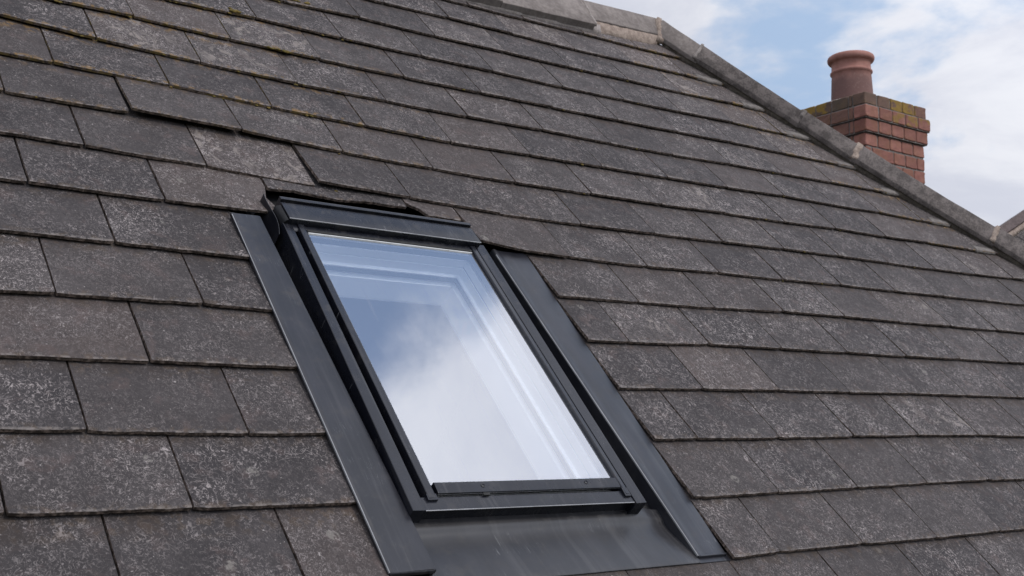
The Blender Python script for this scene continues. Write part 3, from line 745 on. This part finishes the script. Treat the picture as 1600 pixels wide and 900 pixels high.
# white lining seen through the glass
uL, uR, vB, vT = -.3495, .3935, -.5865, .6125
prof = [(0, .019), (0, .004), (-.012, .002), (-.012, -.020), (.003, -.022), (.003, -.054), (.0, -.055), (.0, -.059), (.004, -.060), (.004, -.094), (.015, -.097), (.015, -.102), (-.006, -.103), (-.006, -.140), (.020, -.143), (.028, -.228), (.028, -.236), (-.02, -.236)]
def ring(i, h): return [(uL + i, vB + i, h), (uR - i, vB + i, h), (uR - i, vT - i, h), (uL + i, vT - i, h)]
V, F = loft([ring(i * 1.35 if True else i, h) for i, h in prof], caps=False)
link('reveal_lining', fixn(mesh('reveal_lining', V, F)), WHITE, win)
V = []; F = []
boxv(V, F, -1.3, 1.7, -1.6, 1.5, -2.6, -.2375)
F = [f for f in F]
me = mesh('room', V, F)
# ceiling face gets the window hole
bm = bmesh.new(); bm.from_mesh(me)
topf = [f for f in bm.faces if all(abs(q.co.z + .2375) < 1e-4 for q in f.verts)]
bmesh.ops.delete(bm, geom=topf, context='FACES_ONLY'); bm.to_mesh(me); bm.free()
link('room_interior', me, ROOM, win)
sheet('room_ceiling', [[(-1.3, -1.6, -.2375), (-.31, -1.6, -.2375), (-.31, 1.5, -.2375), (-1.3, 1.5, -.2375)], [(.352, -1.6, -.2375), (1.7, -1.6, -.2375), (1.7, 1.5, -.2375), (.352, 1.5, -.2375)],
                       [(-.31, -1.6, -.2375), (.352, -1.6, -.2375), (.352, -.534, -.2375), (-.31, -.534, -.2375)], [(-.31, .574, -.2375), (.352, .574, -.2375), (.352, 1.5, -.2375), (-.31, 1.5, -.2375)]], ROOM, win)

# ------------------------------------------------------------------ chimney
CP = Vector((2.8603, 9.0, 2.79))
ang = R(36); CU = Vector((math.cos(ang), math.sin(ang), 0)); CB = Vector((-math.sin(ang), math.cos(ang), 0))
CM = Matrix((CU, CB, Vector((0, 0, 1)))).transposed()
ch = thing('chimney', 'red brick chimney stack with corbelled mossy top and one terracotta pot, standing behind the hip', 'chimney', loc=CP + Vector((0, 0, -3.2)), rot=CM)
ZT = 3.2; PH = .112
SX, SY = .835, .84
rows = [(.0, 1), (-.022, 1), (-.004, 1), (.022, 0), (.022, 0), (.022, 0), (.022, 0), (.022, 0), (.022, 0), (.022, 0), (.022, 0)]
core_V = []; core_F = []
rb = random.Random(11)
brick_meshes = {}
def brick_mesh(l, dpt, hh, var):
    key = (round(l, 3), round(dpt, 3), var)
    if key in brick_meshes: return brick_meshes[key]
    V = []; F = []; boxv(V, F, 0, l, 0, dpt, 0, hh)
    me = fixn(mesh('brick', V, F)); bm = bmesh.new(); bm.from_mesh(me)
    bmesh.ops.subdivide_edges(bm, edges=bm.edges, cuts=2, use_grid_fill=True)
    bmesh.ops.bevel(bm, geom=[e for e in bm.edges if e.calc_face_angle(0) > 1], offset=.006, segments=1, affect='EDGES')
    for q in bm.verts: q.co += noise.noise_vector(q.co * 22 + Vector((var * 9, 0, 0))) * .0045
    bm.to_mesh(me); bm.free(); brick_meshes[key] = me; return me
for r, (ins, kind) in enumerate(rows):
    z1 = ZT - r * PH; z0 = z1 - PH
    x0, x1, y0, y1 = ins, SX - ins, ins, SY - ins
    j = .010
    boxv(core_V, core_F, x0 + .0085, x1 - .0085, y0 + .0085, y1 - .0085, z0, z1 - (.02 if r == 0 else 0))
    if r > 7: continue
    hh = PH - .013
    # front (right-hand) face along x, left face along y; headers mostly, corners wrap
    def course(length, start):
        xs = []; x = 0; first = True
        n_ = 5
        unit = length / n_
        offs = 0 if r % 2 == 0 else .5
        if r < 3: return [(i * unit, (i + 1) * unit) for i in range(n_)]
        if r % 2: return [(0, unit)] + [(unit, unit * 2), (unit * 2, unit * 3), (unit * 3, unit * 4.0), (unit * 4.0, length)]
        return [(0, unit * .5), (unit * .5, unit * 2.3), (unit * 2.3, unit * 3.3), (unit * 3.3, unit * 4.3), (unit * 4.3, length)]
    for (a, b) in course(x1 - x0, 0):
        me = brick_mesh(b - a - j, .12, hh, rb.randint(0, 2))
        o = link('brick', me, BRICK, ch, (x0 + a + (j / 2 if a > 0 else -.002), y0 - .0, z0 + .006 + rb.uniform(-.002, .002)))
        o['darken'] = (.85 if r == 0 else .12 if r < 3 else .05) * rb.uniform(.7, 1.15)
        o['moss'] = (1.0 if r == 0 and a > .25 else .75 if r == 1 and a > .3 else .1)
    for (a, b) in course(y1 - y0, 0):
        if a < .13:
            a = .125
            if b - a < .03: continue
        me = brick_mesh(b - a - j, .12, hh, rb.randint(0, 2))
        o = link('brick', me, BRICK, ch, (x0, y0 + a + j / 2 + (b - a - j), z0 + .006)); o.rotation_euler = (0, 0, R(-90))
        o['darken'] = (.95 if r == 0 else .6 if r == 1 else .45) * rb.uniform(.8, 1.1)  # left face coloured darker to stand for its shade, besides soot on top
        o['moss'] = (1.0 if r == 0 and a > .2 else .1)
link('mortar_core', fixn(mesh('mortar_core', core_V, core_F)), MORTARL, ch)
V = []; F = []
boxv(V, F, .03, SX - .03, .03, SY - .03, 0, ZT - 8 * PH); boxv(V, F, .03, SX - .03, .03, SY - .03, -6.5, .01)
link('stack_base', fixn(mesh('stack_base', V, F)), MORTARG, ch)
# pot, turned on a lathe profile
px, py = .315, .36
pp = [(.176, -.03), (.176, .02), (.172, .12), (.166, .24), (.163, .275), (.168, .280), (.176, .290), (.176, .300), (.167, .308), (.163, .315), (.162, .375), (.170, .382), (.186, .388), (.194, .402), (.196, .418), (.190, .434), (.178, .443), (.160, .445), (.146, .440), (.142, .40), (.14, .05)]
V = []; F = []
loft([[(math.cos(R(a_ * 7.5)) * r_, math.sin(R(a_ * 7.5)) * r_, z_) for a_ in range(48)] for r_, z_ in pp], V=V, F=F)
pot = link('chimney_pot', fixn(mesh('chimney_pot', V, F, smooth=True)), POT, ch, (px, py, ZT)); pot.modifiers.new('es', 'EDGE_SPLIT').split_angle = R(60)
V = []; F = []
loft([[(.5 * 0 + px + math.cos(R(a_ * 15)) * r_, py + math.sin(R(a_ * 15)) * r_, z_) for a_ in range(24)] for r_, z_ in [(.30, ZT - .02), (.27, ZT + .01), (.20, ZT + .035), (.15, ZT + .04)]], V=V, F=F)
link('flaunching', fixn(mesh('flaunching', V, F, smooth=True)), MORTARG, ch)

# ------------------------------------------------------------------ neighbouring roof corner, lower right
NA = Vector((6.47, 15.0, 2.735)); NB = Vector((8.2, 15.6, 3.80))
nr = thing('neighbouring_house', 'neighbouring house showing only a brown roof corner at the right edge of the photo', 'house', loc=NA)
ndir = (NB - NA).normalized(); down = Vector((.50, -.35, -.55)); down = (down - ndir * down.dot(ndir)).normalized(); nn_ = ndir.cross(down).normalized()
if nn_.y > 0: nn_ = -nn_
def npt(a, b, h): return ndir * a + down * b + nn_ * h
secs = [[npt(a, -.02, .05), npt(a, .015, .085), npt(a, .13, .075), npt(a, .135, .03), npt(a, .0, -.06)] for a in (-.9, .62, .64, 1.5, 1.52, 3)]
part('verge_tile', secs, NROOF, nr, .006)
rings = [[npt(a, .13, .0), npt(a, .135, .055), npt(a, .175, .045), npt(a, .21, .0)] for a in [i * .1 - .9 for i in range(40)]]
lumpy('verge_mortar', rings, MORTAR, nr, .01, 2)
secs = [[npt(a, 0, 0), npt(a, 4, 0), npt(a, 4, -.1), npt(a, 0, -.1)] for a in (-1.5, 3)]
part('roof_slope', secs, SLATE, nr, 0)
for i in range(9):
    for j in range(3):
        a = -1.1 + i * .40 + (j % 2) * .2; b = .17 + j * .27
        hor = (ndir * 1.0)
        V = []; F = []
        q = [npt(a, b, .006), npt(a + .39, b, .006), npt(a + .39, b + .33, .034), npt(a, b + .33, .034)]
        loft([q, [p - nn_ * .022 for p in q]], V=V, F=F)
        link('slate', fixn(mesh('slate', V, F)), SLATE, nr)

# ------------------------------------------------------------------ ground far below
g = link('ground', mesh('ground', [(-900, -900, -5.2), (900, -900, -5.2), (900, 900, -5.2), (-900, 900, -5.2)], [(0, 1, 2, 3)]), GRASS); g['kind'] = 'structure'
V = []; F = []
